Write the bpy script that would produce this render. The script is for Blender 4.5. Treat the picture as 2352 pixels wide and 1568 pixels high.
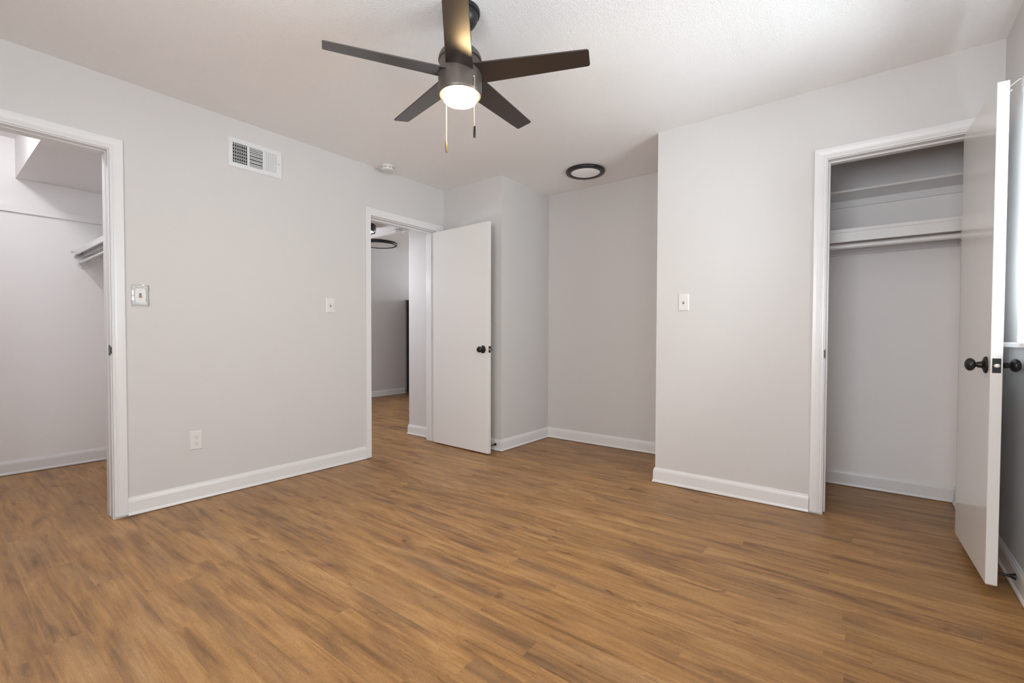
import bpy, bmesh, math, random
from mathutils import Vector, Matrix
for o in list(bpy.data.objects): bpy.data.objects.remove(o)
S = bpy.context.scene; COL = S.collection
random.seed(4)

# ------------------------------------------------------------------ camera
F_PX, CY_PX = 1060.9, 795.3
pitch, roll, yaw = -0.0213, 0.0027, 0.6573
cd = bpy.data.cameras.new('camera'); cam = bpy.data.objects.new('camera', cd); COL.objects.link(cam)
d = Vector((-math.sin(yaw)*math.cos(pitch), math.cos(yaw)*math.cos(pitch), math.sin(pitch)))
r0 = Vector((math.cos(yaw), math.sin(yaw), 0)); u0 = r0.cross(d)
rr = math.cos(roll)*r0 + math.sin(roll)*u0; uu = -math.sin(roll)*r0 + math.cos(roll)*u0
M = Matrix((rr, uu, -d)).transposed().to_4x4(); M.translation = Vector((3.305, -2.771, 1.023))
cam.matrix_world = M
cd.sensor_fit = 'HORIZONTAL'; cd.sensor_width = 36; cd.lens = 36*F_PX/2352; cd.shift_y = (CY_PX-784)/2352
cd.clip_start = 0.02; S.camera = cam

# ------------------------------------------------------------------ view
S.view_settings.view_transform = 'Standard'; S.view_settings.look = 'None'
S.view_settings.exposure = 0.0; S.view_settings.gamma = 1; S.view_settings.use_curve_mapping = False
S.cycles.max_bounces = 12; S.cycles.diffuse_bounces = 8; S.cycles.glossy_bounces = 4; S.cycles.transparent_max_bounces = 16

# ------------------------------------------------------------------ sky, daylight and added light
w = bpy.data.worlds.new('sky'); S.world = w; w.use_nodes = True
wn = w.node_tree; bg = wn.nodes['Background']; bg.inputs[0].default_value = (0.80, 0.90, 1.0, 1); bg.inputs[1].default_value = 2.2
def area(name, loc, direction, sx, sy, watts, color, spread=math.pi):
    l = bpy.data.lights.new(name, 'AREA'); l.shape = 'RECTANGLE'; l.size = sx; l.size_y = sy
    l.energy = watts; l.color = color; l.spread = spread
    o = bpy.data.objects.new(name, l); COL.objects.link(o); o.location = loc
    o.rotation_euler = Vector(direction).to_track_quat('-Z', 'Y').to_euler(); return o
def bulb(name, loc, watts, color, radius):
    l = bpy.data.lights.new(name, 'POINT'); l.energy = watts; l.color = color; l.shadow_soft_size = radius
    o = bpy.data.objects.new(name, l); COL.objects.link(o); o.location = loc; return o
FILL_TINT = (0.93, 0.97, 1.0)
# daylight through the window on the right wall, and light from added, unseen windows behind and beside the camera
area('daylight_right', (4.06, -0.45, 1.60), (-1, 0, 0.36), 0.98, 1.05, 54, (0.84, 0.92, 1.0))
area('added_light_back', (2.90, -4.02, 1.42), (0, 1, 0.30), 1.45, 1.15, 68, (0.97, 0.985, 1.0))  # added light at an unseen window, standing in for a flash
area('added_light_side', (4.06, -2.75, 1.50), (-1, 0, 0.5), 1.0, 1.15, 20, FILL_TINT)  # added light at an unseen window beside the camera
area('fill_light_far_room', (-1.9, 5.30, 1.5), (0, -1, 0), 1.4, 1.2, 70, FILL_TINT)  # added fill light beyond the far room, source unseen

# ------------------------------------------------------------------ materials
def mat(name, color, rough=0.5, metal=0.0, bump=None, emit=None, coat=0.0, spec=0.5, vary=0.0):
    m = bpy.data.materials.new(name); m.use_nodes = True; nt = m.node_tree; b = nt.nodes['Principled BSDF']
    b.inputs['Base Color'].default_value = (*color, 1); b.inputs['Roughness'].default_value = rough
    b.inputs['Metallic'].default_value = metal; b.inputs['Coat Weight'].default_value = coat
    b.inputs['Specular IOR Level'].default_value = spec
    tc = nt.nodes.new('ShaderNodeTexCoord')
    if vary:
        n = nt.nodes.new('ShaderNodeTexNoise'); n.inputs['Scale'].default_value = 6.0; n.inputs['Detail'].default_value = 4
        nt.links.new(tc.outputs['Object'], n.inputs['Vector'])
        mx = nt.nodes.new('ShaderNodeMix'); mx.data_type = 'RGBA'
        mx.inputs[6].default_value = (*[c*(1-vary) for c in color], 1); mx.inputs[7].default_value = (*[min(1, c*(1+vary)) for c in color], 1)
        nt.links.new(n.outputs['Fac'], mx.inputs[0]); nt.links.new(mx.outputs[2], b.inputs['Base Color'])
    if bump:
        sc, st, dist, det = bump
        n = nt.nodes.new('ShaderNodeTexNoise'); n.inputs['Scale'].default_value = sc; n.inputs['Detail'].default_value = det
        nt.links.new(tc.outputs['Object'], n.inputs['Vector'])
        bp = nt.nodes.new('ShaderNodeBump'); bp.inputs['Strength'].default_value = st; bp.inputs['Distance'].default_value = dist
        nt.links.new(n.outputs['Fac'], bp.inputs['Height']); nt.links.new(bp.outputs['Normal'], b.inputs['Normal'])
    if emit:
        b.inputs['Emission Color'].default_value = (*emit[0], 1); b.inputs['Emission Strength'].default_value = emit[1]
    return m
M_WALL = mat('greige_wall_paint', (0.598, 0.585, 0.580), 0.55, bump=(260, 0.10, 0.002, 2), spec=0.35, vary=0.012)
M_WALL_LIFTED = mat('wall_paint_brightened', (0.79, 0.775, 0.775), 0.6, bump=(260, 0.10, 0.002, 2), spec=0.3, vary=0.012)  # same wall paint, lightened to stand in for more closet light
M_TRIM = mat('white_trim_paint', (0.715, 0.712, 0.718), 0.28, spec=0.5)
M_DOOR = mat('white_door_paint', (0.715, 0.708, 0.70), 0.17, bump=(40, 0.03, 0.0006, 1), spec=0.5)
M_WHITE = mat('white_plastic', (0.69, 0.68, 0.665), 0.35)
M_WMETAL = mat('white_enamelled_metal', (0.68, 0.69, 0.70), 0.35)
M_BLACK = mat('matte_black_metal', (0.018, 0.018, 0.020), 0.38, metal=0.3)
M_KNOB = mat('black_knob_metal', (0.022, 0.021, 0.022), 0.30, metal=0.5)
M_BRONZE = mat('dark_bronze_metal', (0.125, 0.105, 0.092), 0.42, metal=0.5)
M_BLADE = mat('dark_espresso_blade', (0.022, 0.016, 0.014), 0.32, bump=(60, 0.04, 0.001, 3), spec=1.0)
M_DARK = mat('near_black_matte', (0.012, 0.012, 0.012), 0.8)
M_STEEL = mat('satin_steel', (0.62, 0.60, 0.56), 0.30, metal=0.9)
M_CHAIN = mat('brass_bead_chain', (0.80, 0.62, 0.42), 0.35, metal=0.6)
M_FRIDGE = mat('black_appliance', (0.020, 0.020, 0.022), 0.3)
M_GREY = mat('grey_slot_shadow_plastic', (0.16, 0.155, 0.15), 0.6)
M_TAN = mat('tan_toggle_plastic', (0.42, 0.33, 0.24), 0.4)
M_RAW = mat('raw_wood_edge', (0.42, 0.27, 0.17), 0.7, vary=0.15)
M_LENS = mat('faint_glow_frosted_lens', (0.80, 0.80, 0.78), 0.35, emit=((1, 0.97, 0.93), 0.06))  # alcove lens with a faint glow put into the material
M_LENS_OFF = mat('unlit_far_lens', (0.70, 0.69, 0.66), 0.35)
M_LENS_HALL = mat('lit_hall_lens', (0.9, 0.9, 0.9), 0.4, emit=((0.97, 0.98, 1.0), 8))
M_LAMP = mat('lit_warm_lens', (0.9, 0.88, 0.85), 0.4, emit=((1.0, 0.68, 0.34), 120))
def clear_mat(name, tint, amount):
    m = bpy.data.materials.new(name); m.use_nodes = True; nt = m.node_tree; nt.nodes.clear()
    out = nt.nodes.new('ShaderNodeOutputMaterial'); mx = nt.nodes.new('ShaderNodeMixShader')
    t = nt.nodes.new('ShaderNodeBsdfTransparent'); t.inputs[0].default_value = (*tint, 1)
    g = nt.nodes.new('ShaderNodeBsdfGlossy'); g.inputs['Roughness'].default_value = 0.05
    fr = nt.nodes.new('ShaderNodeFresnel'); fr.inputs[0].default_value = 1.45
    ad = nt.nodes.new('ShaderNodeMath'); ad.operation = 'ADD'; ad.inputs[1].default_value = amount; ad.use_clamp = True
    nt.links.new(fr.outputs[0], ad.inputs[0]); nt.links.new(ad.outputs[0], mx.inputs[0])
    nt.links.new(t.outputs[0], mx.inputs[1]); nt.links.new(g.outputs[0], mx.inputs[2]); nt.links.new(mx.outputs[0], out.inputs[0]); return m
M_GLASS = clear_mat('window_glass', (0.97, 0.99, 0.98), 0.0)
M_ACRYL = clear_mat('clear_acrylic', (0.99, 0.995, 0.99), 0.06)

# stippled ceiling
def ceiling_mat():
    m = mat('stippled_ceiling_paint', (0.91, 0.90, 0.895), 0.7, spec=0.25); nt = m.node_tree; b = nt.nodes['Principled BSDF']
    tc = nt.nodes.new('ShaderNodeTexCoord'); mp = nt.nodes.new('ShaderNodeMapping'); mp.inputs['Scale'].default_value = (1, 1, 1)
    nt.links.new(tc.outputs['Object'], mp.inputs[0])
    n1 = nt.nodes.new('ShaderNodeTexNoise'); n1.inputs['Scale'].default_value = 150; n1.inputs['Detail'].default_value = 5; n1.inputs['Roughness'].default_value = 0.65
    v = nt.nodes.new('ShaderNodeTexVoronoi'); v.inputs['Scale'].default_value = 230
    nt.links.new(mp.outputs[0], n1.inputs['Vector']); nt.links.new(mp.outputs[0], v.inputs['Vector'])
    a = nt.nodes.new('ShaderNodeMath'); a.operation = 'SUBTRACT'; nt.links.new(n1.outputs['Fac'], a.inputs[0])
    s = nt.nodes.new('ShaderNodeMath'); s.operation = 'MULTIPLY'; s.inputs[1].default_value = 0.35
    nt.links.new(v.outputs['Distance'], s.inputs[0]); nt.links.new(s.outputs[0], a.inputs[1])
    bp = nt.nodes.new('ShaderNodeBump'); bp.inputs['Strength'].default_value = 0.85; bp.inputs['Distance'].default_value = 0.0048
    nt.links.new(a.outputs[0], bp.inputs['Height']); nt.links.new(bp.outputs['Normal'], b.inputs['Normal']); return m
M_CEIL = ceiling_mat()

# vinyl plank floor, boards run along X
def floor_mat():
    m = mat('oak_plank_floor', (0.4, 0.24, 0.12), 0.42, spec=0.45); nt = m.node_tree; b = nt.nodes['Principled BSDF']; L = nt.links.new
    def N(t, **k):
        n = nt.nodes.new(t)
        for a, v in k.items(): setattr(n, a, v)
        return n
    def mth(op, a, bb=None, clamp=False):
        n = N('ShaderNodeMath', operation=op, use_clamp=clamp)
        for i, x in enumerate((a, bb)):
            if x is None: continue
            if isinstance(x, (int, float)): n.inputs[i].default_value = x
            else: L(x, n.inputs[i])
        return n.outputs[0]
    tc = N('ShaderNodeTexCoord'); sp = N('ShaderNodeSeparateXYZ'); L(tc.outputs['Object'], sp.inputs[0])
    X, Y = sp.outputs[0], sp.outputs[1]
    PW, PL = 0.0914, 1.22
    yr = mth('DIVIDE', mth('ADD', Y, 0.412+60*PW), PW); row = mth('FLOOR', yr)
    wn_ = N('ShaderNodeTexWhiteNoise', noise_dimensions='1D'); L(row, wn_.inputs['W'])
    xr = mth('DIVIDE', mth('ADD', X, mth('MULTIPLY', wn_.outputs['Value'], 7.0)), PL); colm = mth('FLOOR', xr)
    idv = N('ShaderNodeCombineXYZ'); L(row, idv.inputs[0]); L(colm, idv.inputs[1])
    wid = N('ShaderNodeTexWhiteNoise', noise_dimensions='3D'); L(idv.outputs[0], wid.inputs['Vector'])
    ids = N('ShaderNodeSeparateColor'); L(wid.outputs['Color'], ids.inputs[0])
    # per plank shifted coordinates
    cx = N('ShaderNodeCombineXYZ'); L(mth('ADD', X, mth('MULTIPLY', ids.outputs[0], 31.0)), cx.inputs[0])
    L(mth('ADD', Y, mth('MULTIPLY', ids.outputs[1], 17.0)), cx.inputs[1]); L(mth('MULTIPLY', ids.outputs[2], 9.0), cx.inputs[2])
    def noise(scale, sx, sy, det=4, ro=0.55, dist=0.0):
        mp = N('ShaderNodeMapping'); mp.inputs['Scale'].default_value = (sx, sy, 1); L(cx.outputs[0], mp.inputs[0])
        n = N('ShaderNodeTexNoise'); n.inputs['Scale'].default_value = scale; n.inputs['Detail'].default_value = det
        n.inputs['Roughness'].default_value = ro; n.inputs['Distortion'].default_value = dist; L(mp.outputs[0], n.inputs['Vector']); return n.outputs['Fac']
    blot = noise(3.4, 0.75, 3.0, 4, 0.55, 0.8)       # broad light and dark areas inside a board
    strk = noise(4.2, 0.42, 7.0, 4, 0.5, 1.1)       # long streaks
    grain = noise(55, 0.16, 2.2, 4, 0.7, 0.3)       # fine fibres
    knot = noise(5.0, 1.0, 2.6, 2, 0.5, 1.2)
    def ramp(fac, stops):
        r = N('ShaderNodeValToRGB'); e = r.color_ramp.elements
        while len(e) < len(stops): e.new(0.5)
        for i, (p, c) in enumerate(stops): e[i].position = p; e[i].color = (*c, 1)
        L(fac, r.inputs[0]); return r.outputs[0]
    f = mth('ADD', mth('MULTIPLY', blot, 0.55), mth('MULTIPLY', strk, 0.45))
    base = ramp(f, [(0.30, (0.122, 0.060, 0.024)), (0.40, (0.228, 0.116, 0.044)), (0.49, (0.332, 0.174, 0.062)), (0.58, (0.398, 0.218, 0.080)), (0.70, (0.465, 0.278, 0.124))])
    def mix(kind, fac, a, c):
        n = N('ShaderNodeMix', data_type='RGBA', blend_type=kind)
        if isinstance(fac, float): n.inputs[0].default_value = fac
        else: L(fac, n.inputs[0])
        for i, x in ((6, a), (7, c)):
            if isinstance(x, tuple): n.inputs[i].default_value = (*x, 1)
            else: L(x, n.inputs[i])
        return n.outputs[2]
    # greyish wash in places, dark knots, per board tone
    wash = noise(2.6, 0.7, 2.0, 3, 0.5, 0.4)
    base = mix('MIX', ramp(wash, [(0.48, (0, 0, 0)), (0.72, (0.40, 0.40, 0.40))]), base, (0.30, 0.19, 0.105))
    base = mix('MULTIPLY', ramp(knot, [(0.22, (0.85, 0.85, 0.85)), (0.33, (0, 0, 0))]), base, (0.45, 0.36, 0.30))
    tone = N('ShaderNodeMapRange'); L(ids.outputs[2], tone.inputs[0]); tone.inputs[3].default_value = 0.93; tone.inputs[4].default_value = 1.06
    tcl = N('ShaderNodeCombineXYZ'); [L(tone.outputs[0], tcl.inputs[i]) for i in range(3)]
    base = mix('MULTIPLY', 1.0, base, tcl.outputs[0])
    gcol = ramp(grain, [(0.30, (0.80, 0.78, 0.76)), (0.62, (1.09, 1.09, 1.09))])
    base = mix('MULTIPLY', 0.85, base, gcol)
    tick = noise(260, 0.30, 1.6, 2, 0.6, 0.0)
    base = mix('MULTIPLY', 0.7, base, ramp(tick, [(0.36, (0.80, 0.79, 0.78)), (0.60, (1.08, 1.08, 1.08))]))
    # seams
    fy = mth('FRACT', yr); fx = mth('FRACT', xr)
    sy = mth('MULTIPLY', mth('MINIMUM', fy, mth('SUBTRACT', 1.0, fy)), PW); sx = mth('MULTIPLY', mth('MINIMUM', fx, mth('SUBTRACT', 1.0, fx)), PL)
    seam = mth('LESS_THAN', mth('MINIMUM', sy, sx), 0.0009)
    base = mix('MULTIPLY', mth('MULTIPLY', seam, 0.16), base, (0.45, 0.38, 0.32))
    L(base, b.inputs['Base Color'])
    rg = N('ShaderNodeMapRange'); L(grain, rg.inputs[0]); rg.inputs[3].default_value = 0.36; rg.inputs[4].default_value = 0.52; L(rg.outputs[0], b.inputs['Roughness'])
    bp = N('ShaderNodeBump'); bp.inputs['Strength'].default_value = 0.12; bp.inputs['Distance'].default_value = 0.001
    L(mth('SUBTRACT', grain, mth('MULTIPLY', seam, 1.0)), bp.inputs['Height']); L(bp.outputs['Normal'], b.inputs['Normal'])
    return m
M_FLOOR = floor_mat()

# ------------------------------------------------------------------ mesh helpers
def tag(o, label=None, cat=None, group=None, kind=None):
    if label: o['label'] = label
    if cat: o['category'] = cat
    if group: o['group'] = group
    if kind: o['kind'] = kind
    return o
def empty(name, loc=(0, 0, 0), rz=0.0):
    o = bpy.data.objects.new(name, None); COL.objects.link(o); o.location = loc; o.rotation_euler = (0, 0, rz)
    o.empty_display_size = 0.05; return o
def link(name, bm, m, parent=None, smooth=False, loc=None, bev=0.0):
    me = bpy.data.meshes.new(name); bmesh.ops.recalc_face_normals(bm, faces=bm.faces); bm.to_mesh(me); bm.free()
    o = bpy.data.objects.new(name, me); COL.objects.link(o)
    for mm in (m if isinstance(m, (list, tuple)) else [m]): me.materials.append(mm)
    if smooth:
        for p in me.polygons: p.use_smooth = True
        me.set_sharp_from_angle(angle=math.radians(35))
    if parent: o.parent = parent
    if loc is not None: o.location = loc
    if bev:
        md = o.modifiers.new('bevel', 'BEVEL'); md.width = bev; md.segments = 2; md.limit_method = 'ANGLE'; md.angle_limit = math.radians(40)
    return o
def B(bm, x0, x1, y0, y1, z0, z1, mi=0, mtx=None):
    vs = [bm.verts.new((x, y, z)) for x in (x0, x1) for y in (y0, y1) for z in (z0, z1)]
    fs = [bm.faces.new([vs[i] for i in q]) for q in ((0,1,3,2),(4,6,7,5),(0,4,5,1),(2,3,7,6),(0,2,6,4),(1,5,7,3))]
    for f in fs: f.material_index = mi
    if mtx is not None: bmesh.ops.transform(bm, matrix=mtx, verts=vs)
    return vs
def boxes(name, lst, m, parent=None, bev=0.0, loc=None):
    bm = bmesh.new()
    for b in lst: B(bm, *b)
    return link(name, bm, m, parent, bev=bev, loc=loc)
def lathe_bm(bm, prof, seg=48, mtx=None, mi=0):
    """prof: list of (r, z); revolves about Z"""
    rings = []; vs_all = []
    for r, z in prof:
        if r < 1e-6: v = bm.verts.new((0, 0, z)); rings.append([v]); vs_all.append(v)
        else:
            ring = [bm.verts.new((r*math.cos(2*math.pi*i/seg), r*math.sin(2*math.pi*i/seg), z)) for i in range(seg)]
            rings.append(ring); vs_all += ring
    for a, b in zip(rings, rings[1:]):
        for i in range(seg):
            j = (i+1) % seg
            if len(a) == 1 and len(b) == 1: continue
            if len(a) == 1: f = bm.faces.new((a[0], b[i], b[j]))
            elif len(b) == 1: f = bm.faces.new((a[i], a[j], b[0]))
            else: f = bm.faces.new((a[i], a[j], b[j], b[i]))
            f.material_index = mi
    if mtx is not None: bmesh.ops.transform(bm, matrix=mtx, verts=vs_all)
def lathe(name, prof, m, parent=None, loc=None, axis=None, seg=48):
    bm = bmesh.new(); mtx = None
    if axis is not None: mtx = Vector(axis).to_track_quat('Z', 'Y').to_matrix().to_4x4()
    lathe_bm(bm, prof, seg, mtx); return link(name, bm, m, parent, smooth=True, loc=loc)
def tube_bm(bm, pts, r, seg=10):
    pts = [Vector(p) for p in pts]; rings = []
    for i, p in enumerate(pts):
        t = (pts[min(i+1, len(pts)-1)] - pts[max(i-1, 0)]).normalized()
        a = t.orthogonal().normalized() if i == 0 else (rings_a - t*rings_a.dot(t)).normalized()
        rings_a = a; b = t.cross(a); ri = r[i] if isinstance(r, (list, tuple)) else r
        rings.append([bm.verts.new(p + ri*(math.cos(2*math.pi*k/seg)*a + math.sin(2*math.pi*k/seg)*b)) for k in range(seg)])
    for A, Bq in zip(rings, rings[1:]):
        for k in range(seg): bm.faces.new((A[k], A[(k+1) % seg], Bq[(k+1) % seg], Bq[k]))
    bm.faces.new(rings[0][::-1]); bm.faces.new(rings[-1])
def sweep(name, prof, path, side, m, parent=None, up=(0, 0, 1), closed_prof=True):
    """prof: (offset toward the room, height along up); path: points; side: +1/-1 picks the room side. mitred."""
    up = Vector(up); path = [Vector(p) for p in path]; bm = bmesh.new(); rings = []
    for i, p in enumerate(path):
        ns = []
        for a, b in ((i-1, i), (i, i+1)):
            if 0 <= a and b < len(path):
                t = (path[b]-path[a]).normalized(); ns.append(side*t.cross(up).normalized())
        n = ns[0] if len(ns) == 1 else (ns[0]+ns[1])/(1+ns[0].dot(ns[1]))
        rings.append([bm.verts.new(p + n*o + up*h) for o, h in prof])
    k = len(prof)
    for A, Bq in zip(rings, rings[1:]):
        for j in range(k): bm.faces.new((A[j], A[(j+1) % k], Bq[(j+1) % k], Bq[j]))
    bm.faces.new(rings[0][::-1]); bm.faces.new(rings[-1])
    return link(name, bm, m, parent)
def struct(o, label=None, cat=None):
    o['kind'] = 'structure'
    return tag(o, label, cat)

# ------------------------------------------------------------------ room dimensions (metres)
H = 2.44; XW = 3.801; Y1 = 0.415; XA = 0.728; XE = 2.126; YB = 1.171; YR = -3.72
LT = 0.12                                   # wall thickness
# left closet opening, hall door opening, right closet opening
L0, L1, LZ = -2.872, -2.108, 2.040
D0, D1, DZ = -0.430, 0.300, 2.020
C0, C1, CZ = 3.108, 3.706, 2.030
W0, W1, WZ0, WZ1 = -0.95, 0.067, 1.00, 2.12   # right wall window
HC = 2.12                                   # hall ceiling

struct(boxes('floor', [(-3.6, 4.3, -4.3, 5.6, -0.10, 0.0)], M_FLOOR), 'warm brown oak-look plank floor running through the rooms', 'floor')
struct(boxes('ceiling', [(-0.0, XW+0.3, YR-0.2, YB+0.15, H, H+0.12)], M_CEIL), 'white stippled bedroom ceiling', 'ceiling')
struct(boxes('wall_left', [(-LT, 0, YR, L0, 0, H+.1), (-LT, 0, L0, L1, LZ, H+.1), (-LT, 0, L1, D0-.004, 0, H+.1), (-LT, 0, D0-.004, D1+.004, DZ+.004, H+.1), (-LT, 0, D1+.004, Y1, 0, H+.1)], M_WALL),
       'long greige left wall with two door openings', 'wall')
struct(boxes('wall_alcove_left', [(-LT, XA, Y1, YB+.12, 0, H+.1)], M_WALL), 'greige wall block between bedroom door and alcove', 'wall')
struct(boxes('wall_alcove_back', [(XA, XE, YB, YB+.12, 0, H+.1)], M_WALL), 'greige back wall of the alcove', 'wall')
struct(boxes('wall_alcove_right', [(XE, XE+.11, Y1+.11, YB+.12, 0, H+.1)], M_WALL), 'greige right side wall of the alcove', 'wall')
struct(boxes('wall_front', [(XE, C0, Y1, Y1+.11, 0, H+.1), (C0, C1, Y1, Y1+.11, CZ, H+.1), (C1, XW, Y1, Y1+.11, 0, H+.1)], M_WALL),
       'greige wall with light switch and closet opening', 'wall')
RT = 0.16
W2A, W2B = -3.30, -2.20
struct(boxes('wall_right', [(XW, XW+RT, YR, W2A, 0, H+.1), (XW, XW+RT, W2A, W2B, 0, 0.95), (XW, XW+RT, W2A, W2B, WZ1, H+.1), (XW, XW+RT, W2B, W0, 0, H+.1),
        (XW, XW+RT, W0, W1, 0, WZ0), (XW, XW+RT, W0, W1, WZ1, H+.1), (XW, XW+RT, W1, YB+.12, 0, H+.1)], M_WALL), 'greige right wall with the window', 'wall')
BX0, BX1, BZ0, BZ1 = 2.15, 3.60, 0.85, 2.05  # opening of the added back window
struct(boxes('wall_back', [(-LT, BX0, YR-.14, YR, 0, H+.1), (BX0, BX1, YR-.14, YR, 0, BZ0), (BX0, BX1, YR-.14, YR, BZ1, H+.1), (BX1, XW+RT, YR-.14, YR, 0, H+.1)], M_WALL),
       'greige wall behind the camera with an added wide window', 'wall')
# right closet shell
struct(boxes('wall_closet_back', [(XE+.11, XW, 1.155, 1.26, 0, H+.1)], M_WALL_LIFTED), 'back wall of the right closet', 'wall')
struct(boxes('wall_closet_side', [(3.745, XW, Y1+.11, 1.155, 0, H+.1)], M_WALL_LIFTED), 'right side wall of the right closet', 'wall')
# left closet shell
CX = -1.66; LC0, LC1 = -3.35, -1.62; SOF = -2.297
struct(boxes('wall_walk_in_back', [(CX-.1, CX, LC0-.1, LC1+.1, 0, 2.6)], M_WALL_LIFTED), 'back wall of the left walk-in closet', 'wall')
struct(boxes('wall_walk_in_near', [(CX, -LT, LC0-.1, LC0, 0, 2.6)], M_WALL_LIFTED), 'near side wall of the walk-in closet', 'wall')
struct(boxes('wall_walk_in_far', [(CX, -LT, LC1, LC1+.1, 0, 2.6)], M_WALL_LIFTED), 'far side wall of the walk-in closet', 'wall')
struct(boxes('ceiling_walk_in', [(CX-.1, -LT, LC0-.1, SOF, 2.458, 2.6)], M_WALL_LIFTED), 'ceiling of the walk-in closet', 'ceiling')
struct(boxes('ceiling_walk_in_soffit', [(CX, -LT, SOF, LC1, 2.172, 2.6)], M_WALL_LIFTED), 'dropped soffit in the walk-in closet', 'ceiling')
# hall and far room
FX = -3.25; HX = -0.487
struct(boxes('wall_hall_side', [(HX, -LT, 0.385, 0.55, 0, H+.1)], M_WALL), 'short hall wall just past the bedroom door', 'wall')
struct(boxes('wall_hall_return', [(HX, HX+.12, 0.55, 5.2, 0, H+.1)], M_WALL), 'far room wall hidden behind the hall corner', 'wall')
struct(boxes('wall_hall_near', [(FX, -LT, -1.30, -1.20, 0, H+.1)], M_WALL), 'near side wall of the hall', 'wall')
struct(boxes('wall_far_room', [(FX-.1, FX, -1.30, 5.2, 0, H+.15)], M_WALL), 'far room wall seen through the bedroom door', 'wall')
struct(boxes('wall_far_room_end', [(FX, -2.7, 5.1, 5.2, 0, H+.1), (-1.1, HX, 5.1, 5.2, 0, H+.1), (-2.7, -1.1, 5.1, 5.2, 0, .9), (-2.7, -1.1, 5.1, 5.2, 2.1, H+.1)], M_WALL), 'end wall of the far room', 'wall')
M_HALLC = mat('hall_ceiling_paint', (0.80, 0.80, 0.81), 0.6)
struct(boxes('ceiling_hall', [(FX, -LT, -1.20, 0.385, HC, H+.1)], M_HALLC), 'low smooth white hall ceiling', 'ceiling')
struct(boxes('ceiling_far_room', [(FX, HX, 0.385, 5.1, H+.025, H+.12)], M_CEIL), 'stippled ceiling of the far room', 'ceiling')

# ------------------------------------------------------------------ baseboards
BP = [(0, 0.004), (0.017, 0.004), (0.0175, 0.010), (0.0155, 0.016), (0.0125, 0.020), (0.0115, 0.0215), (0.0115, 0.080), (0.0100, 0.084), (0.0100, 0.0875), (0.0085, 0.0925), (0.0055, 0.0975), (0.0050, 0.1010), (0.0030, 0.1050), (0, 0.1050)]
def base(side_name, path, side, label):
    o = sweep('baseboard_'+side_name, BP, [(x, y, 0) for x, y in path], side, M_TRIM); struct(o, label, 'baseboard'); return o
base('left', [(0, L1+.063), (0, D0-.050)], +1, 'white baseboard between the two doorways')
base('front', [(0.017, Y1), (XA, Y1), (XA, YB), (XE, YB), (XE, Y1), (C0-.066, Y1)], +1, 'white baseboard running around the alcove to the right closet')
base('right', [(XW, Y1), (XW, YR)], +1, 'white baseboard on the right wall')
base('back', [(XW, YR), (0, YR)], +1, 'white baseboard behind the camera')
base('left_near', [(0, YR), (0, L0-.063)], +1, 'white baseboard at the near end of the left wall')
base('closet', [(XE+.11, 1.155), (3.745, 1.155), (3.745, Y1+.11)], +1, 'white baseboard inside the right closet')
base('walk_in', [(-LT, LC0), (CX, LC0), (CX, LC1), (-LT, LC1)], +1, 'white baseboard inside the walk-in closet')
base('hall', [(-LT, .385), (HX, .385), (HX, 5.1)], -1, 'white baseboard wrapping the hall corner')
base('far_room', [(FX, -1.2), (FX, 2.585)], +1, 'white baseboard on the far room wall')

# ------------------------------------------------------------------ door casings and jambs
CP = [(0, 0), (0, 0.057), (0.0165, 0.057), (0.0175, 0.054), (0.0175, 0.040), (0.0150, 0.022), (0.0118, 0.0145), (0.0118, 0.0125), (0.0095, 0.0105), (0.0095, 0.0045), (0.0080, 0.0030), (0.0080, 0)]
def casing_on(name, axis, plane, a0, a1, zh, outdir, parent, zbot=0.013, rev=0.005):
    """mitred three sided casing. profile: (thickness off the wall, distance outward from the opening)"""
    a0 -= rev; a1 += rev; zt = zh+rev
    bm = bmesh.new(); rings = []
    for (a, z, da, dz) in ((a0, zbot, -1, 0), (a0, zt, -1, 1), (a1, zt, 1, 1), (a1, zbot, 1, 0)):
        ring = []
        for th, ds in CP:
            aa, zz = a+da*ds, z+dz*ds
            ring.append(bm.verts.new((plane+outdir*th, aa, zz) if axis == 'x' else (aa, plane+outdir*th, zz)))
        rings.append(ring)
    k = len(CP)
    for A, Bq in zip(rings, rings[1:]):
        for j in range(k): bm.faces.new((A[j], A[(j+1) % k], Bq[(j+1) % k], Bq[j]))
    bm.faces.new(rings[0][::-1]); bm.faces.new(rings[-1])
    return link(name, bm, M_TRIM, parent)
JT = 0.010
# left closet frame
t1 = struct(empty('trim_1', (0, (L0+L1)/2, 0)), 'white moulded frame around the left closet doorway', 'door frame')
def world_parent(o, par):
    o.parent = par; o.matrix_parent_inverse = Matrix.Translation(par.location).inverted(); return o
world_parent(casing_on('casing', 'x', 0, L0, L1, LZ, +1, None), t1)
world_parent(boxes('jamb', [(-LT-.004, 0.001, L1-.001, L1+.004, .008, LZ), (-LT-.004, 0.001, L0-.004, L0+.001, .008, LZ), (-LT-.004, 0.001, L0, L1, LZ-.001, LZ+.004)], M_TRIM, bev=0.001), t1)
world_parent(boxes('door_stop_strip', [(-.085, -.045, L1-.0045, L1-.0005, .012, LZ-.0005), (-.085, -.045, L0+.0005, L0+.0045, .012, LZ-.0005), (-.0849, -.0451, L0+.0045, L1-.0045, LZ-.0045, LZ-.0005)], M_TRIM, bev=0.0015), t1)
world_parent(boxes('strike_plate', [(-.036, .0015, L1-.0025, L1-.0005, .912, .970), (.0005, .004, L1-.0025, L1+.003, .922, .960)], M_KNOB, bev=0.0008), t1)['label'] = 'small black strike plate'
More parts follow.
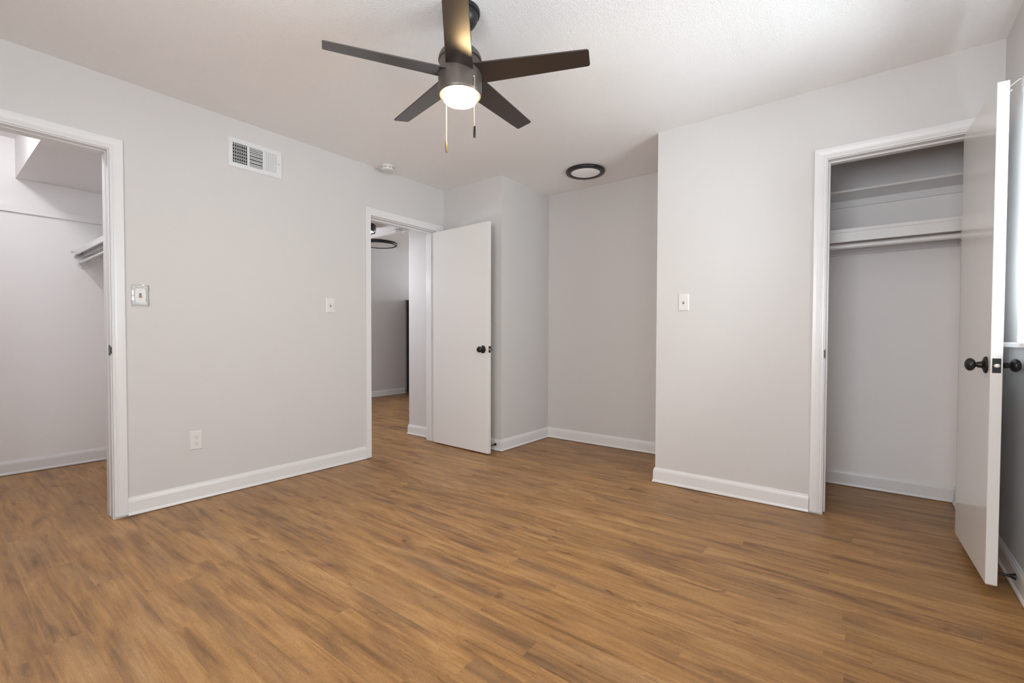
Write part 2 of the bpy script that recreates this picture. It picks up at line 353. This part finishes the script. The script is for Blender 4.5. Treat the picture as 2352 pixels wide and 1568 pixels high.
# bedroom door frame: flat boards
t2 = struct(empty('trim_2', (0, (D0+D1)/2, 0)), 'flat white frame around the bedroom doorway', 'door frame')
world_parent(boxes('casing', [(.0005, .016, D0-.052, D0-.004, .008, 2.030), (.0005, .016, D0-.052, .397, 2.030, 2.088), (.0005, .016, D1+.006, D1+.066, .008, 2.030)], M_TRIM), t2)
world_parent(boxes('jamb', [(-LT-.004, .003, D0-.0035, D0, .008, DZ+.0035), (-LT-.004, .003, D1, D1+.0035, .006, DZ+.0035), (-LT-.004, .003, D0, D1, DZ, DZ+.0035)], M_TRIM, bev=0.0015), t2)
world_parent(boxes('door_stop_strip', [(-.082, -.045, D0, D0+.011, .006, DZ), (-.082, -.045, D1-.011, D1, .006, DZ), (-.0819, -.0451, D0+.011, D1-.011, DZ-.011, DZ)], M_TRIM, bev=0.0015), t2)
world_parent(boxes('strike_plate', [(-.034, .005, D0-.0005, D0+.0018, .892, .948), (.0025, .006, D0-.006, D0+.0018, .898, .942)], M_KNOB, bev=0.0008), t2)['label'] = 'small black strike plate'
# right closet frame
t3 = struct(empty('trim_3', ((C0+C1)/2, Y1, 0)), 'white moulded frame around the right closet doorway', 'door frame')
world_parent(casing_on('casing', 'y', Y1, C0, C1, CZ, -1, None), t3)
world_parent(boxes('jamb', [(C0-.004, C0+.001, Y1-.001, Y1+.114, .008, CZ), (C1-.001, C1+.004, Y1-.001, Y1+.114, .008, CZ), (C0, C1, Y1-.001, Y1+.114, CZ-.001, CZ+.004)], M_TRIM, bev=0.001), t3)
world_parent(boxes('door_stop_strip', [(C0, C0+.010, Y1+.042, Y1+.078, .006, CZ), (C1-.010, C1, Y1+.042, Y1+.078, .006, CZ), (C0+.010, C1-.010, Y1+.0421, Y1+.0779, CZ-.010, CZ)], M_TRIM, bev=0.0015), t3)
world_parent(boxes('strike_plate', [(C0+.0005, C0+.0022, Y1-.003, Y1+.034, .900, .958), (C0-.004, C0+.0022, Y1-.005, Y1-.0005, .908, .950)], M_KNOB, bev=0.0008), t3)['label'] = 'small black strike plate'
# hall side casing of the bedroom door
t4 = struct(empty('trim_4', (-LT, (D0+D1)/2, 0)), 'white casing on the hall side of the bedroom doorway', 'door frame')
world_parent(boxes('casing', [(-LT-.016, -LT, D1+.004, D1+.060, .006, 2.075), (-LT-.016, -LT, D0-.060, D0-.004, .006, 2.075), (-LT-.016, -LT, D0-.060, D1+.060, DZ+.012, 2.075)], M_TRIM, bev=0.003), t4)

# ------------------------------------------------------------------ doors
GR = .0262
KNOB = [(0, 0), (.0335, 0), (.0342, .0015), (.0335, .0040), (.0300, .0070), (.0230, .0095), (.0165, .0115), (.0135, .0140), (.0125, .0170), (.0122, .0240), (.0112, .0268), (.0092, .0280), (.0092, .0310)] + [(GR*math.sin(math.radians(a)), .0470-.0172*math.cos(math.radians(a))) for a in range(22, 180, 8)] + [(0, .0642)]
def knob(par, loc, axis):
    """door_knob > rosette, then the grip"""
    rose = lathe('rosette', KNOB[:10]+[(0, .0240)], M_KNOB, par, loc, axis, 48)
    k = lathe('door_knob', [(0, .0235), (.0118, .0235)]+KNOB[10:], M_KNOB, par, loc, axis, 48)
    k['label'] = 'round black knob'; rose['label'] = 'black round rosette'
def door(name, loc, rz, wd, th, z0, z1, label, kz, hinges, sidesgn):
    """leaf in local coords: hinge edge at x=0, free edge at x=wd; thickness 0..sidesgn*th in y"""
    r = empty(name, loc, rz); r['kind'] = 'structure'; tag(r, label, 'door')
    y0, y1 = sorted((0, sidesgn*th))
    boxes('door_leaf', [(0, wd, y0, y1, z0, z1)], M_DOOR, r, bev=0.0018)
    boxes('bottom_edge', [(0.004, wd-.002, y0+.002, y1-.002, z0-.0035, z0+.001)], M_RAW, r)['label'] = 'raw brown bottom edge'
    kx = wd-.0625
    knob(r, (kx, y0, kz), (0, -1, 0)); knob(r, (kx, y1, kz), (0, 1, 0))
    ym = (y0+y1)/2
    pl = boxes('latch_plate', [(wd-.001, wd+.0012, ym-.0125, ym+.0125, kz-.0285, kz+.0285)], M_KNOB, r, bev=0.0008); pl['label'] = 'black latch plate'
    bm = bmesh.new(); lathe_bm(bm, [(0, 0), (.0095, 0), (.0095, .006), (.007, .010), (0, .0105)], 24, Vector((1, 0, 0)).to_track_quat('Z', 'Y').to_matrix().to_4x4())
    lb = link('latch_bolt', bm, M_STEEL, pl, smooth=True, loc=(wd+.0005, ym, kz)); lb['label'] = 'pale metal bolt'
    bm = bmesh.new()
    for s in (-1, 1): lathe_bm(bm, [(0, 0), (.0035, 0), (.003, .0012), (0, .0014)], 16, Matrix.Translation((wd+.001, ym, kz+s*.023)) @ Vector((1, 0, 0)).to_track_quat('Z', 'Y').to_matrix().to_4x4())
    link('screw', bm, M_BLACK, pl, smooth=True)
    for hz in hinges:
        bm = bmesh.new(); tube_bm(bm, [(-.006, y1 if sidesgn > 0 else y1, hz-.044), (-.006, y1, hz+.044)], .0052, 14)
        B(bm, -.0045, -.0005, y0+.006, y1, hz-.044, hz+.044)
        link('hinge', bm, M_KNOB, r, smooth=True)
    return r
# bedroom door: hinge by the corner, open square to the left wall
a2 = math.radians(-2.0)
door('door_1', (0.019, D1-.006, 0), a2, 0.711, 0.035, .014, 2.006, 'white slab bedroom door standing open into the room', .912, (.25, 1.02, 1.80), -1)
# right closet door: hinged at right jamb, swung open toward the camera
d2 = door('door_2', (C1-.010, Y1-.014, 0), math.radians(-87.6), 0.585, 0.0348, .048, 2.014, 'white slab closet door standing open beside the window', .914, (.25, 1.02, 1.80), -1)

# ------------------------------------------------------------------ window on the right wall
w1 = empty('window_1', (XW, (W0+W1)/2, WZ0)); struct(w1, 'bright white framed window on the right wall', 'window')
def wp(o): return world_parent(o, w1)
wp(boxes('window_return', [(XW-.001, XW+.094, W1-.004, W1-.0005, WZ0+.0065, WZ1-.001), (XW-.001, XW+.094, W0+.0005, W0+.004, WZ0+.0065, WZ1-.001), (XW-.001, XW+.094, W0+.004, W1-.004, WZ1-.005, WZ1-.0015)], M_TRIM))
wp(boxes('window_frame', [(XW+.095, XW+.15, W1-.045, W1-.001, WZ0+.006, WZ1-.001), (XW+.095, XW+.15, W0+.001, W0+.045, WZ0+.006, WZ1-.001), (XW+.096, XW+.149, W0+.045, W1-.045, WZ0+.006, WZ0+.045), (XW+.096, XW+.149, W0+.045, W1-.045, WZ1-.045, WZ1-.001), (XW+.10, XW+.14, W0+.045, W1-.045, 1.54, 1.58)], M_WHITE, bev=0.002))
wp(boxes('pane', [(XW+.120, XW+.124, W0+.03, W1-.03, WZ0+.03, WZ1-.03)], M_GLASS))
wp(boxes('window_sill', [(XW+.0005, XW+.10, W0, W1, .9995, 1.006), (XW-.040, XW-.0002, W0-.10, W1+.115, .984, 1.004)], M_TRIM, bev=0.004))
wp(boxes('apron', [(XW-.014, XW, W0-.05, W1+.058, .900, .984)], M_TRIM, bev=0.003))
for nm, nn, fr in (('added_window_side', [(XW+.10, XW+.14, W2A, W2B, .95, 1.0), (XW+.10, XW+.14, W2A, W2B, WZ1-.05, WZ1), (XW+.10, XW+.14, W2A, W2A+.05, .95, WZ1), (XW+.10, XW+.14, W2B-.05, W2B, .95, WZ1), (XW+.10, XW+.14, W2A, W2B, 1.52, 1.56)], 'right'),
                   ('added_window_back', [(BX0, BX1, YR-.12, YR-.08, BZ0, BZ0+.05), (BX0, BX1, YR-.12, YR-.08, BZ1-.05, BZ1), (BX0, BX0+.05, YR-.12, YR-.08, BZ0, BZ1), (BX1-.05, BX1, YR-.12, YR-.08, BZ0, BZ1), (BX0, BX1, YR-.12, YR-.08, 1.42, 1.46)], 'back')):
    struct(boxes(nm, nn, M_WHITE, bev=0.002), 'added white window frame in the %s wall behind the view' % fr, 'window')  # unseen windows, added for the light they let in
# curtain rod bracket above the window
br = empty('curtain_bracket', (XW, 0.085, 2.085)); tag(br, 'small white wire curtain rod bracket above the right window', 'bracket')
boxes('wall_plate', [(-.0025, 0, -.011, .011, -.035, .030)], M_WMETAL, br, bev=0.001)
bm = bmesh.new(); tube_bm(bm, [(-.002, 0, .024), (-.010, .001, .026), (-.036, .008, .006), (-.044, .010, -.001), (-.0460, .010, -.008), (-.0445, .010, -.016), (-.0435, .010, -.028), (-.046, .010, -.037), (-.054, .011, -.044)], .0020, 10)
link('arm', bm, M_WMETAL, br, smooth=True)
bm = bmesh.new(); tube_bm(bm, [(-.044, .010, -.020), (-.038, .010, -.016), (-.032, .009, -.012), (-.030, .009, -.008)], .0022, 10)
link('hook', bm, M_WMETAL, br, smooth=True)

# ------------------------------------------------------------------ spring door stops on the baseboards
def doorstop(loc, axis, length, label):
    r = empty('door_stop', loc); tag(r, label, 'door stop')
    q = Vector(axis).to_track_quat('Z', 'Y').to_matrix().to_4x4()
    bm = bmesh.new(); lathe_bm(bm, [(0, 0), (.0125, 0), (.0125, .003), (.0105, .008), (.0060, .020), (.0045, .034), (.0042, length-.012), (0, length-.012)], 32, q)
    link('post', bm, M_BLACK, r, smooth=True)
    bm = bmesh.new(); lathe_bm(bm, [(0, length-.014), (.0065, length-.014), (.0078, length-.010), (.0078, length-.002), (.006, length), (0, length)], 24, q)
    link('rubber_tip', bm, M_DARK, r, smooth=True)
doorstop((XW-.0125, -0.075, 0.062), (-1, 0.10, -.05), .082, 'black metal door stop on the right wall baseboard')
doorstop((0.672, Y1-.0125, 0.058), (-.05, -1, -.03), .085, 'dark metal door stop on the baseboard behind the bedroom door')

# ------------------------------------------------------------------ wall plates
def plate_basis(normal):
    """columns: right, up, out"""
    n = Vector(normal); up = Vector((0, 0, 1)); r = up.cross(n); return Matrix((r, up, n)).transposed().to_4x4()
def wall_item(name, loc, normal):
    o = empty(name, loc); m = plate_basis(normal); o.rotation_euler = m.to_euler(); return o   # local x = right, y = up, z = out of the wall
def bev_plate(name, w_, h_, t, m, par, inset=.005):
    bm = bmesh.new(); v = []
    for (a, b, z) in ((w_/2, h_/2, 0), (w_/2, h_/2, t*.35), (w_/2-inset, h_/2-inset, t)):
        v.append([bm.verts.new((sx*a, sy*b, z)) for sx, sy in ((-1, -1), (1, -1), (1, 1), (-1, 1))])
    for A, Bq in zip(v, v[1:]):
        for i in range(4): bm.faces.new((A[i], A[(i+1) % 4], Bq[(i+1) % 4], Bq[i]))
    bm.faces.new(v[0][::-1]); bm.faces.new(v[2]); return link(name, bm, m, par)
def screws(par, ys, z, r=.0030):
    for y in ys: lathe('screw', [(0, 0), (r, 0), (r*.8, .0010), (0, .0012)], M_WMETAL, par, (0, y, z), None, 16)
def light_switch(loc, normal, label, w_=.070, h_=.115):
    r = wall_item('light_switch', loc, normal); tag(r, label, 'light switch')
    bev_plate('cover_plate', w_, h_, .006, M_WHITE, r)
    bm = bmesh.new(); B(bm, -.0055, .0055, -.0125, .0125, .0055, .0064); link('toggle_slot', bm, M_GREY, r)
    bm = bmesh.new(); B(bm, -.0042, .0042, -.0045, .0050, .005, .017, 0, Matrix.Rotation(math.radians(-28), 4, 'X')); link('toggle', bm, M_WHITE, r, bev=.0012)
    screws(r, (-.030, .030), .006)
light_switch((0, -.795, 1.260), (1, 0, 0), 'white light switch on the left wall just before the bedroom doorway')
light_switch((2.312, Y1, 1.257), (0, -1, 0), 'white light switch on the wall between the alcove and the right closet')
# acrylic covered switch by the left closet
r = wall_item('light_switch', (0, -1.974, 1.252), (1, 0, 0)); tag(r, 'light switch under a clear acrylic cover beside the left closet doorway', 'light switch')
bev_plate('cover_plate', .068, .112, .0045, M_WHITE, r)
bm = bmesh.new(); B(bm, -.0055, .0055, -.0125, .0125, .0042, .0052); link('toggle_slot', bm, M_GREY, r)
bm = bmesh.new(); B(bm, -.0045, .0045, -.007, .006, .004, .017, 0, Matrix.Rotation(math.radians(25), 4, 'X')); o = link('toggle', bm, M_TAN, r, bev=.0012); o['label'] = 'tan toggle'
bm = bmesh.new()
outer = [(-.040, -.0615), (.040, -.0615), (.0405, -.03), (.038, 0), (.0405, .03), (.040, .0615), (-.040, .0615), (-.0405, .03), (-.038, 0), (-.0405, -.03)]
inner = [(-.026, -.050), (.026, -.050), (.031, -.030), (.033, 0), (.031, .03), (.026, .050), (-.026, .050), (-.031, .03), (-.033, 0), (-.031, -.03)]
ro = [[bm.verts.new((x*s, y*s, z)) for x, y in pts] for pts, z, s in ((outer, .0005, 1), (outer, .006, 1), (inner, .0095, 1), (inner, .0055, .8))]
for A, Bq in zip(ro, ro[1:]):
    for i in range(10): bm.faces.new((A[i], A[(i+1) % 10], Bq[(i+1) % 10], Bq[i]))
o = link('acrylic_guard', bm, M_ACRYL, r, smooth=True); o['label'] = 'clear acrylic switch guard'
screws(r, (-.030, .030), .0045)
# duplex outlet
r = wall_item('power_outlet', (0, -1.706, .374), (1, 0, 0)); tag(r, 'white duplex power outlet low on the left wall', 'power outlet')
bev_plate('cover_plate', .070, .115, .006, M_WHITE, r)
for yy in (-.020, .020):
    bm = bmesh.new(); pts = [(.0165*math.cos(a), .0165*math.sin(a)) for a in [math.radians(t) for t in range(0, 360, 10)]]
    pts = [(x, max(-.0125, min(.0125, y))) for x, y in pts]
    A = [bm.verts.new((x, y, .0055)) for x, y in pts]; Bq = [bm.verts.new((x*.97, y*.97, .0078)) for x, y in pts]
    for i in range(len(A)): bm.faces.new((A[i], A[(i+1) % len(A)], Bq[(i+1) % len(A)], Bq[i]))
    bm.faces.new(Bq)
    rc = link('receptacle', bm, M_WHITE, r, loc=(0, yy, 0))
    bm = bmesh.new(); B(bm, -.0072, -.0054, -.001, .0085, .0077, .0081); B(bm, .0054, .0072, -.001, .0070, .0077, .0081)
    lathe_bm(bm, [(0, .0077), (.0028, .0077), (.0028, .0081), (0, .0081)], 14, Matrix.Translation((0, -.0065, 0)))
    o = link('socket_slots', bm, M_GREY, rc); o['label'] = 'dark plug slots'
screws(r, (0,), .006)

# ------------------------------------------------------------------ air vent high on the left wall
v = wall_item('air_vent', (0, -1.337, 2.222), (1, 0, 0)); tag(v, 'white three-section air vent high on the left wall', 'air vent')
VW, VH = .350, .192
def vframe():
    bm = bmesh.new(); t = .010
    xs = [-VW/2, -.1460, -.0550, -.0420, .0430, .0555, .1400, VW/2]       # solid / open / solid ...
    zo = .0045; y0, y1 = -.064, .064
    B(bm, -VW/2+.004, VW/2-.004, y1, VH/2-.004, zo, t); B(bm, -VW/2+.004, VW/2-.004, -VH/2+.004, y0, zo, t)
    for a, b in ((xs[0]+.004, xs[1]), (xs[2], xs[3]), (xs[4], xs[5]), (xs[6], xs[7]-.004)): B(bm, a, b, y0, y1, zo, t)
    B(bm, -VW/2, VW/2, VH/2-.006, VH/2, 0, .005); B(bm, -VW/2, VW/2, -VH/2, -VH/2+.006, 0, .005)
    B(bm, -VW/2, -VW/2+.006, -VH/2+.006, VH/2-.006, 0, .005); B(bm, VW/2-.006, VW/2, -VH/2+.006, VH/2-.006, 0, .005)
    return link('vent_frame', bm, M_WMETAL, v, bev=.0008)
vframe()
boxes('duct_shade_panel', [(-.148, .142, -.066, .066, -.0, .0015)], M_DARK, v)['label'] = 'black panel painted as duct shade behind the louvres'  # flat panel on the wall, the duct's shade painted in black
def slat(lst, rot, axis, name='louvre'):
    bm = bmesh.new()
    for (cx_, cy_, w_, h_) in lst:
        B(bm, -w_/2, w_/2, -h_/2, h_/2, -.0006, .0006, 0, Matrix.Translation((cx_, cy_, .0065)) @ Matrix.Rotation(rot, 4, axis))
    return link(name, bm, M_WMETAL, v)
# local x grows away from the camera along the wall (right in the picture)
slat([(-.1455+i*.0130, 0, .0085, .128) for i in range(8)], math.radians(48), 'Y', 'louvre_left_bank')
slat([(.0005, -.058+i*.0118, .085, .0062) for i in range(11)], math.radians(-30), 'X', 'louvre_middle_bank')
slat([(.0600+i*.0128, 0, .0122, .128) for i in range(7)], math.radians(-38), 'Y', 'louvre_right_bank')
bm = bmesh.new()
for i in range(6): B(bm, -.041, .042, -.054+i*.0215, -.054+i*.0215+.0125, .0018, .0024)
for i in range(6): B(bm, -.145, -.056, -.054+i*.0215, -.054+i*.0215+.0085, .0018, .0024)
o = link('damper_blades', bm, mat('grey_damper', (.33, .34, .36), .5), v); o['label'] = 'grey damper blades'
boxes('damper_lever', [(.147, .1485, -.028, .030, .0098, .0112), (.1475, .1505, -.004, .006, .010, .019)], M_WMETAL, v)
for sx in (-.158, .158): lathe('screw', [(0, 0), (.0035, 0), (.003, .001), (0, .0014)], M_WMETAL, v, (sx, 0, .010), None, 16)

# ------------------------------------------------------------------ smoke detectors
def smoke(loc, rad, label):
    r = empty('smoke_detector', loc); tag(r, label, 'smoke detector'); k = rad/.056
    lathe('base_plate', [(0, 0), (rad*1.02, 0), (rad*1.02, -.007*k), (0, -.007*k)], M_WHITE, r)
    lathe('body', [(rad*.94, -.006*k), (rad*.97, -.012*k), (rad*.965, -.030*k), (rad*.90, -.036*k), (rad*.60, -.039*k), (0, -.041*k)], M_WHITE, r)
    bm = bmesh.new()
    for ring, z in enumerate((-.0155*k, -.0215*k)):
        for i in range(10):
            a0, a1 = math.radians(i*36+5), math.radians(i*36+31)
            for t in range(5):
                b0, b1 = a0+(a1-a0)*t/5, a0+(a1-a0)*(t+1)/5; R0, R1 = rad*.955, rad*.978
                q = [bm.verts.new((R*math.cos(b), R*math.sin(b), z+dz)) for b in (b0, b1) for R in (R0, R1) for dz in (0, -.0028*k)]
                for f in ((0,1,3,2),(4,6,7,5),(2,3,7,6),(0,2,6,4),(1,5,7,3),(0,4,5,1)): bm.faces.new([q[x] for x in f])
    link('vent_slots', bm, M_GREY, r)['label'] = 'dark vent slots'
smoke((.107, -.334, H), .056, 'white slotted smoke detector on the bedroom ceiling above the doorway')
smoke((-.525, .275, HC), .053, 'white slotted smoke detector on the low hall ceiling')

# ------------------------------------------------------------------ flush ceiling lights
def ring_light(loc, ro_, ri, h, lens, label, bulge=.006):
    r = empty('ceiling_light', loc); tag(r, label, 'ceiling light')
    lathe('trim_ring', [(ro_*.93, 0), (ro_*.985, -h*.10), (ro_, -h*.30), (ro_, -h*.72), (ro_*.985, -h*.90), (ro_*.955, -h), (ri*1.03, -h*.98), (ri, -h*.84), (ri, -h*.2)], M_BLACK, r, seg=72)
    o = lathe('diffuser', [(ri*1.01, -h*.55), (ri*.995, -h*.80), (ri*.90, -h*.86-bulge*.5), (ri*.6, -h*.86-bulge*.85), (0, -h*.86-bulge)], lens, r, seg=72); o['label'] = 'white frosted diffuser'
ring_light((1.372, .752, H), .164, .1225, .026, M_LENS, 'round black ringed flush light on the alcove ceiling')
ring_light((-.655, -.062, HC), .135, .112, .074, M_LENS_HALL, 'lit round black rimmed light on the hall ceiling by the doorway edge')
ring_light((-2.700, 1.640, H+.025), .278, .240, .044, M_LENS_OFF, 'large thin black rimmed ceiling light in the far room', .002)
bulb('hall_lamp', (-1.15, -.30, HC-.45), 24, (.88, .91, 1.0), .10)
bulb('walk_in_closet_lamp', (-.50, -2.52, 2.37), 19, (.97, .98, 1.0), .05)

# ------------------------------------------------------------------ ceiling fan
FXc, FYc = 1.8741, -1.2934
fan = empty('ceiling_fan', (FXc, FYc, H)); tag(fan, 'dark five-blade ceiling fan with lit lamp and two pull chains', 'ceiling fan')
def zf(z): return z-H
lathe('canopy', [(0, zf(2.44)), (.0815, zf(2.44)), (.082, zf(2.434)), (.081, zf(2.424)), (.073, zf(2.420)), (.073, zf(2.416)), (.071, zf(2.402)), (.062, zf(2.385)), (.047, zf(2.370)), (.030, zf(2.362)), (.022, zf(2.360)), (0, zf(2.360))], M_BLACK, fan, (.0035, .0027, 0))
lathe('downrod', [(0, zf(2.366)), (.0125, zf(2.366)), (.0125, zf(2.265)), (0, zf(2.265))], M_BLACK, fan, seg=24)
lathe('motor_housing', [(0, zf(2.270)), (.045, zf(2.270)), (.062, zf(2.268)), (.076, zf(2.262)), (.086, zf(2.251)), (.0925, zf(2.237)), (.0948, zf(2.222)), (.0890, zf(2.219)), (.0885, zf(2.175)), (0, zf(2.175))], M_BRONZE, fan)
lathe('lamp_housing', [(0, zf(2.178)), (.0885, zf(2.178)), (.0945, zf(2.174)), (.0950, zf(2.170)), (.0950, zf(2.086)), (.0935, zf(2.078)), (.0900, zf(2.0735)), (.0815, zf(2.0720)), (.0770, zf(2.074)), (.0765, zf(2.10)), (0, zf(2.10))], M_BRONZE, fan)
o = lathe('lamp_diffuser', [(.0750, zf(2.098)), (.0750, zf(2.068)), (.0735, zf(2.0575)), (.0690, zf(2.0500)), (.058, zf(2.0455)), (.035, zf(2.0435)), (0, zf(2.043))], M_LAMP, fan); o['label'] = 'glowing warm white diffuser'
WR, WT, PT, RB = .118, .0860, -0.2034, .5592
for k in range(5):
    ph = 4.1872+k*2*math.pi/5
    bm = bmesh.new(); n = 16; rows = []
    R0 = .070
    for i in range(n+1):
        s = i/n; x = R0+(RB-R0)*s; wd = WR+(WT-WR)*s
        if i == n: pass
        rows.append((x, wd/2))
    # outline with slightly rounded tip corners
    cr = .008; out = [(x, -h) for x, h in rows[:-1]] + [(RB-cr, -WT/2), (RB-cr*.3, -WT/2+cr*.3), (RB, -WT/2+cr), (RB, WT/2-cr), (RB-cr*.3, WT/2-cr*.3), (RB-cr, WT/2)] + [(x, h) for x, h in rows[:-1][::-1]]
    top = [bm.verts.new((x, y, .003)) for x, y in out]; bot = [bm.verts.new((x, y, -.003)) for x, y in out]
    bm.faces.new(top); bm.faces.new(bot[::-1])
    for i in range(len(out)): bm.faces.new((top[i], top[(i+1) % len(out)], bot[(i+1) % len(out)], bot[i]))
    bmesh.ops.transform(bm, matrix=Matrix.Rotation(PT, 4, 'X'), verts=bm.verts)
    bl = link('blade', bm, M_BLADE, fan, bev=.0012, loc=(0, 0, zf(2.157+.006))); bl.rotation_euler = (0, 0, ph)
    bm = bmesh.new(); B(bm, .045, .120, -.030, .030, .003, .010); bmesh.ops.transform(bm, matrix=Matrix.Rotation(PT, 4, 'X'), verts=bm.verts)
    link('blade_bracket', bm, M_BRONZE, bl, bev=.001)
M_FOB = mat('aged_brass_fob', (0.16, 0.11, 0.07), 0.4, metal=0.6)
for (cx_, cy_, zt, z1, z0, fm) in ((1.9705, -1.3090, 2.119, 1.911, 1.863, M_BLACK), (1.7778, -1.2800, 2.119, 1.906, 1.859, M_FOB)):
    dx, dy = cx_-FXc, cy_-FYc
    bm = bmesh.new(); tube_bm(bm, [(dx*.90, dy*.90, zf(zt+.004)), (dx*.985, dy*.985, zf(zt+.002)), (dx*1.03, dy*1.03, zf(zt-.003)), (dx*1.03, dy*1.03, zf(z1))], .0011, 8)
    n = int((zt-z1)/.0045)
    for i in range(n): bmesh.ops.create_icosphere(bm, subdivisions=1, radius=.0017, matrix=Matrix.Translation((dx*1.03, dy*1.03, zf(zt-.005-i*.0045))))
    pc = link('pull_chain', bm, M_CHAIN, fan, smooth=True); pc['label'] = 'brass bead pull chain'
    lathe('chain_grommet', [(0, -.003), (.0045, -.003), (.0050, 0), (.0035, .003), (0, .003)], M_STEEL, pc, (dx*1.0, dy*1.0, zf(zt+.002)), (dx, dy, 0), 20)
    o = lathe('chain_fob', [(0, 0), (.0040, 0), (.0054, -.003), (.0054, -(z1-z0)+.004), (.0042, -(z1-z0)), (0, -(z1-z0))], fm, pc, (dx*1.03, dy*1.03, zf(z1)), None, 20); o['label'] = 'dark cylindrical pull'

# ------------------------------------------------------------------ right closet shelves and rod
CB = 1.155; CXL, CXR = XE+.11, 3.745
s = empty('closet_shelf', ((CXL+CXR)/2, CB, 1.70)); tag(s, 'lower white closet shelf with deep front rail above the hanging rod', 'closet shelf', 'closet shelves')
world_parent(boxes('shelf_board', [(CXL, CXR, .855, CB, 1.687, 1.705)], M_TRIM, bev=.001), s)
world_parent(boxes('front_rail', [(CXL, CXR, .838, .855, 1.627, 1.709), (CXL, CXR, .8345, .838, 1.686, 1.7085)], M_TRIM, bev=.0015), s)
world_parent(boxes('wall_cleat', [(CXL, CXR, CB-.018, CB, 1.586, 1.687), (CXL, CXR, CB-.024, CB-.018, 1.586, 1.598)], M_TRIM, bev=.0015), s)
world_parent(boxes('side_cleat', [(CXR-.018, CXR, .855, CB-.018, 1.586, 1.687)], M_TRIM, bev=.0015), s)
s = empty('closet_shelf', ((CXL+CXR)/2, CB, 1.98)); tag(s, 'upper narrow white closet shelf high in the right closet', 'closet shelf', 'closet shelves')
world_parent(boxes('shelf_board', [(CXL, CXR, .906, CB, 1.956, 1.970)], M_TRIM, bev=.0015), s)
world_parent(boxes('wall_cleat', [(CXL, CXR, CB-.018, CB, 1.911, 1.956)], M_TRIM, bev=.0015), s)
rd = empty('closet_rod', ((CXL+CXR)/2, .885, 1.605)); tag(rd, 'round white hanging rod under the lower shelf of the right closet', 'closet rod')
bm = bmesh.new(); tube_bm(bm, [(CXL, .885, 1.605), (CXR-.018, .885, 1.605)], .0160, 28); world_parent(link('rod', bm, M_TRIM, None, smooth=True), rd)
world_parent(lathe('rod_socket', [(0, 0), (.030, 0), (.030, .004), (.021, .006), (.021, .016), (0, .016)], M_TRIM, None, (CXR-.018, .885, 1.605), (-1, 0, 0)), rd)

# ------------------------------------------------------------------ left walk-in closet fittings
s = empty('closet_shelf', (-.9, -1.78, 1.676)); tag(s, 'white shelf along the far side of the left walk-in closet', 'closet shelf')
world_parent(boxes('shelf_board', [(CX, -LT, -1.978, LC1, 1.676, 1.692)], M_WMETAL, bev=.0015), s)
world_parent(boxes('front_rail', [(CX, -LT, -1.984, -1.972, 1.655, 1.694), (CX, -LT, -1.940, -1.930, 1.648, 1.676)], M_WMETAL, bev=.0015), s)
for bx in ((CX, CX+.030, -1.990, -1.955, 1.640, 1.654), (CX, CX+.012, -2.005, -1.994, 1.676, 1.688)): world_parent(boxes('end_clip', [bx], M_STEEL, bev=.001), s)
rd = empty('closet_rod', (-.9, -1.955, 1.605)); tag(rd, 'thin white hanging rod in a round wall socket in the left closet', 'closet rod')
bm = bmesh.new(); tube_bm(bm, [(CX+.003, -1.958, 1.598), (-LT, -1.958, 1.598)], .0085, 20); world_parent(link('rod', bm, M_WMETAL, None, smooth=True), rd)
bm = bmesh.new(); # open U socket on the wall
qx = Vector((1, 0, 0)).to_track_quat('Z', 'Y').to_matrix().to_4x4()
for R0, R1, t in ((.038, .026, .014), (.026, .018, .008)):
    prof = [(R1, 0), (R0, 0), (R0, t), (R1, t)]; vs = []
    for i in range(25):
        a = math.radians(180+i*7.5)
        vs.append([bm.verts.new((CX+z, -1.935+R*math.cos(a), 1.592+R*math.sin(a))) for R, z in prof])
    for A, Bq in zip(vs, vs[1:]):
        for j in range(4): bm.faces.new((A[j], A[(j+1) % 4], Bq[(j+1) % 4], Bq[j]))
    bm.faces.new(vs[0][::-1]); bm.faces.new(vs[-1])
B(bm, CX, CX+.014, -1.973, -1.961, 1.592, 1.612); B(bm, CX, CX+.014, -1.909, -1.897, 1.592, 1.635); B(bm, CX, CX+.010, -1.940, -1.930, 1.612, 1.650)
B(bm, CX, CX+.003, -1.962, -1.908, 1.570, 1.620)
world_parent(link('rod_socket', bm, M_WMETAL, None), rd)
s = boxes('wall_cleat', [(CX, CX+.018, LC0, LC1, 1.926, 1.972), (CX, CX+.022, LC0, LC1, 1.922, 1.930)], M_WALL_LIFTED, bev=.0015)
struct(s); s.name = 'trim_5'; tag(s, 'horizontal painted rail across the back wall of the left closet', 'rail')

# ------------------------------------------------------------------ far room: tall black refrigerator
f = empty('refrigerator', (-2.86, 2.99, 0)); tag(f, 'tall black refrigerator standing against the far room wall', 'refrigerator')
boxes('cabinet', [(-.37, .30, -.375, .375, .025, 1.668)], M_FRIDGE, f, bev=.004)
boxes('door', [(.305, .37, -.375, .375, .06, 1.12)], M_FRIDGE, f, bev=.006)
boxes('freezer_door', [(.305, .37, -.375, .375, 1.13, 1.680)], M_FRIDGE, f, bev=.006)
boxes('handle', [(.37, .405, -.34, -.315, .75, 1.09), (.37, .405, -.34, -.315, 1.16, 1.45)], M_FRIDGE, f, bev=.004)
for fx_ in (-.34, .24):
    for fy_ in (-.34, .30): boxes('foot', [(fx_, fx_+.04, fy_, fy_+.04, 0, .025)], M_BLACK, f)
boxes('back_edge', [(-.385, -.368, -.392, -.372, .02, 1.672)], mat('grey_edge', (.30, .30, .32), .4), f)['label'] = 'grey rear edge strip'
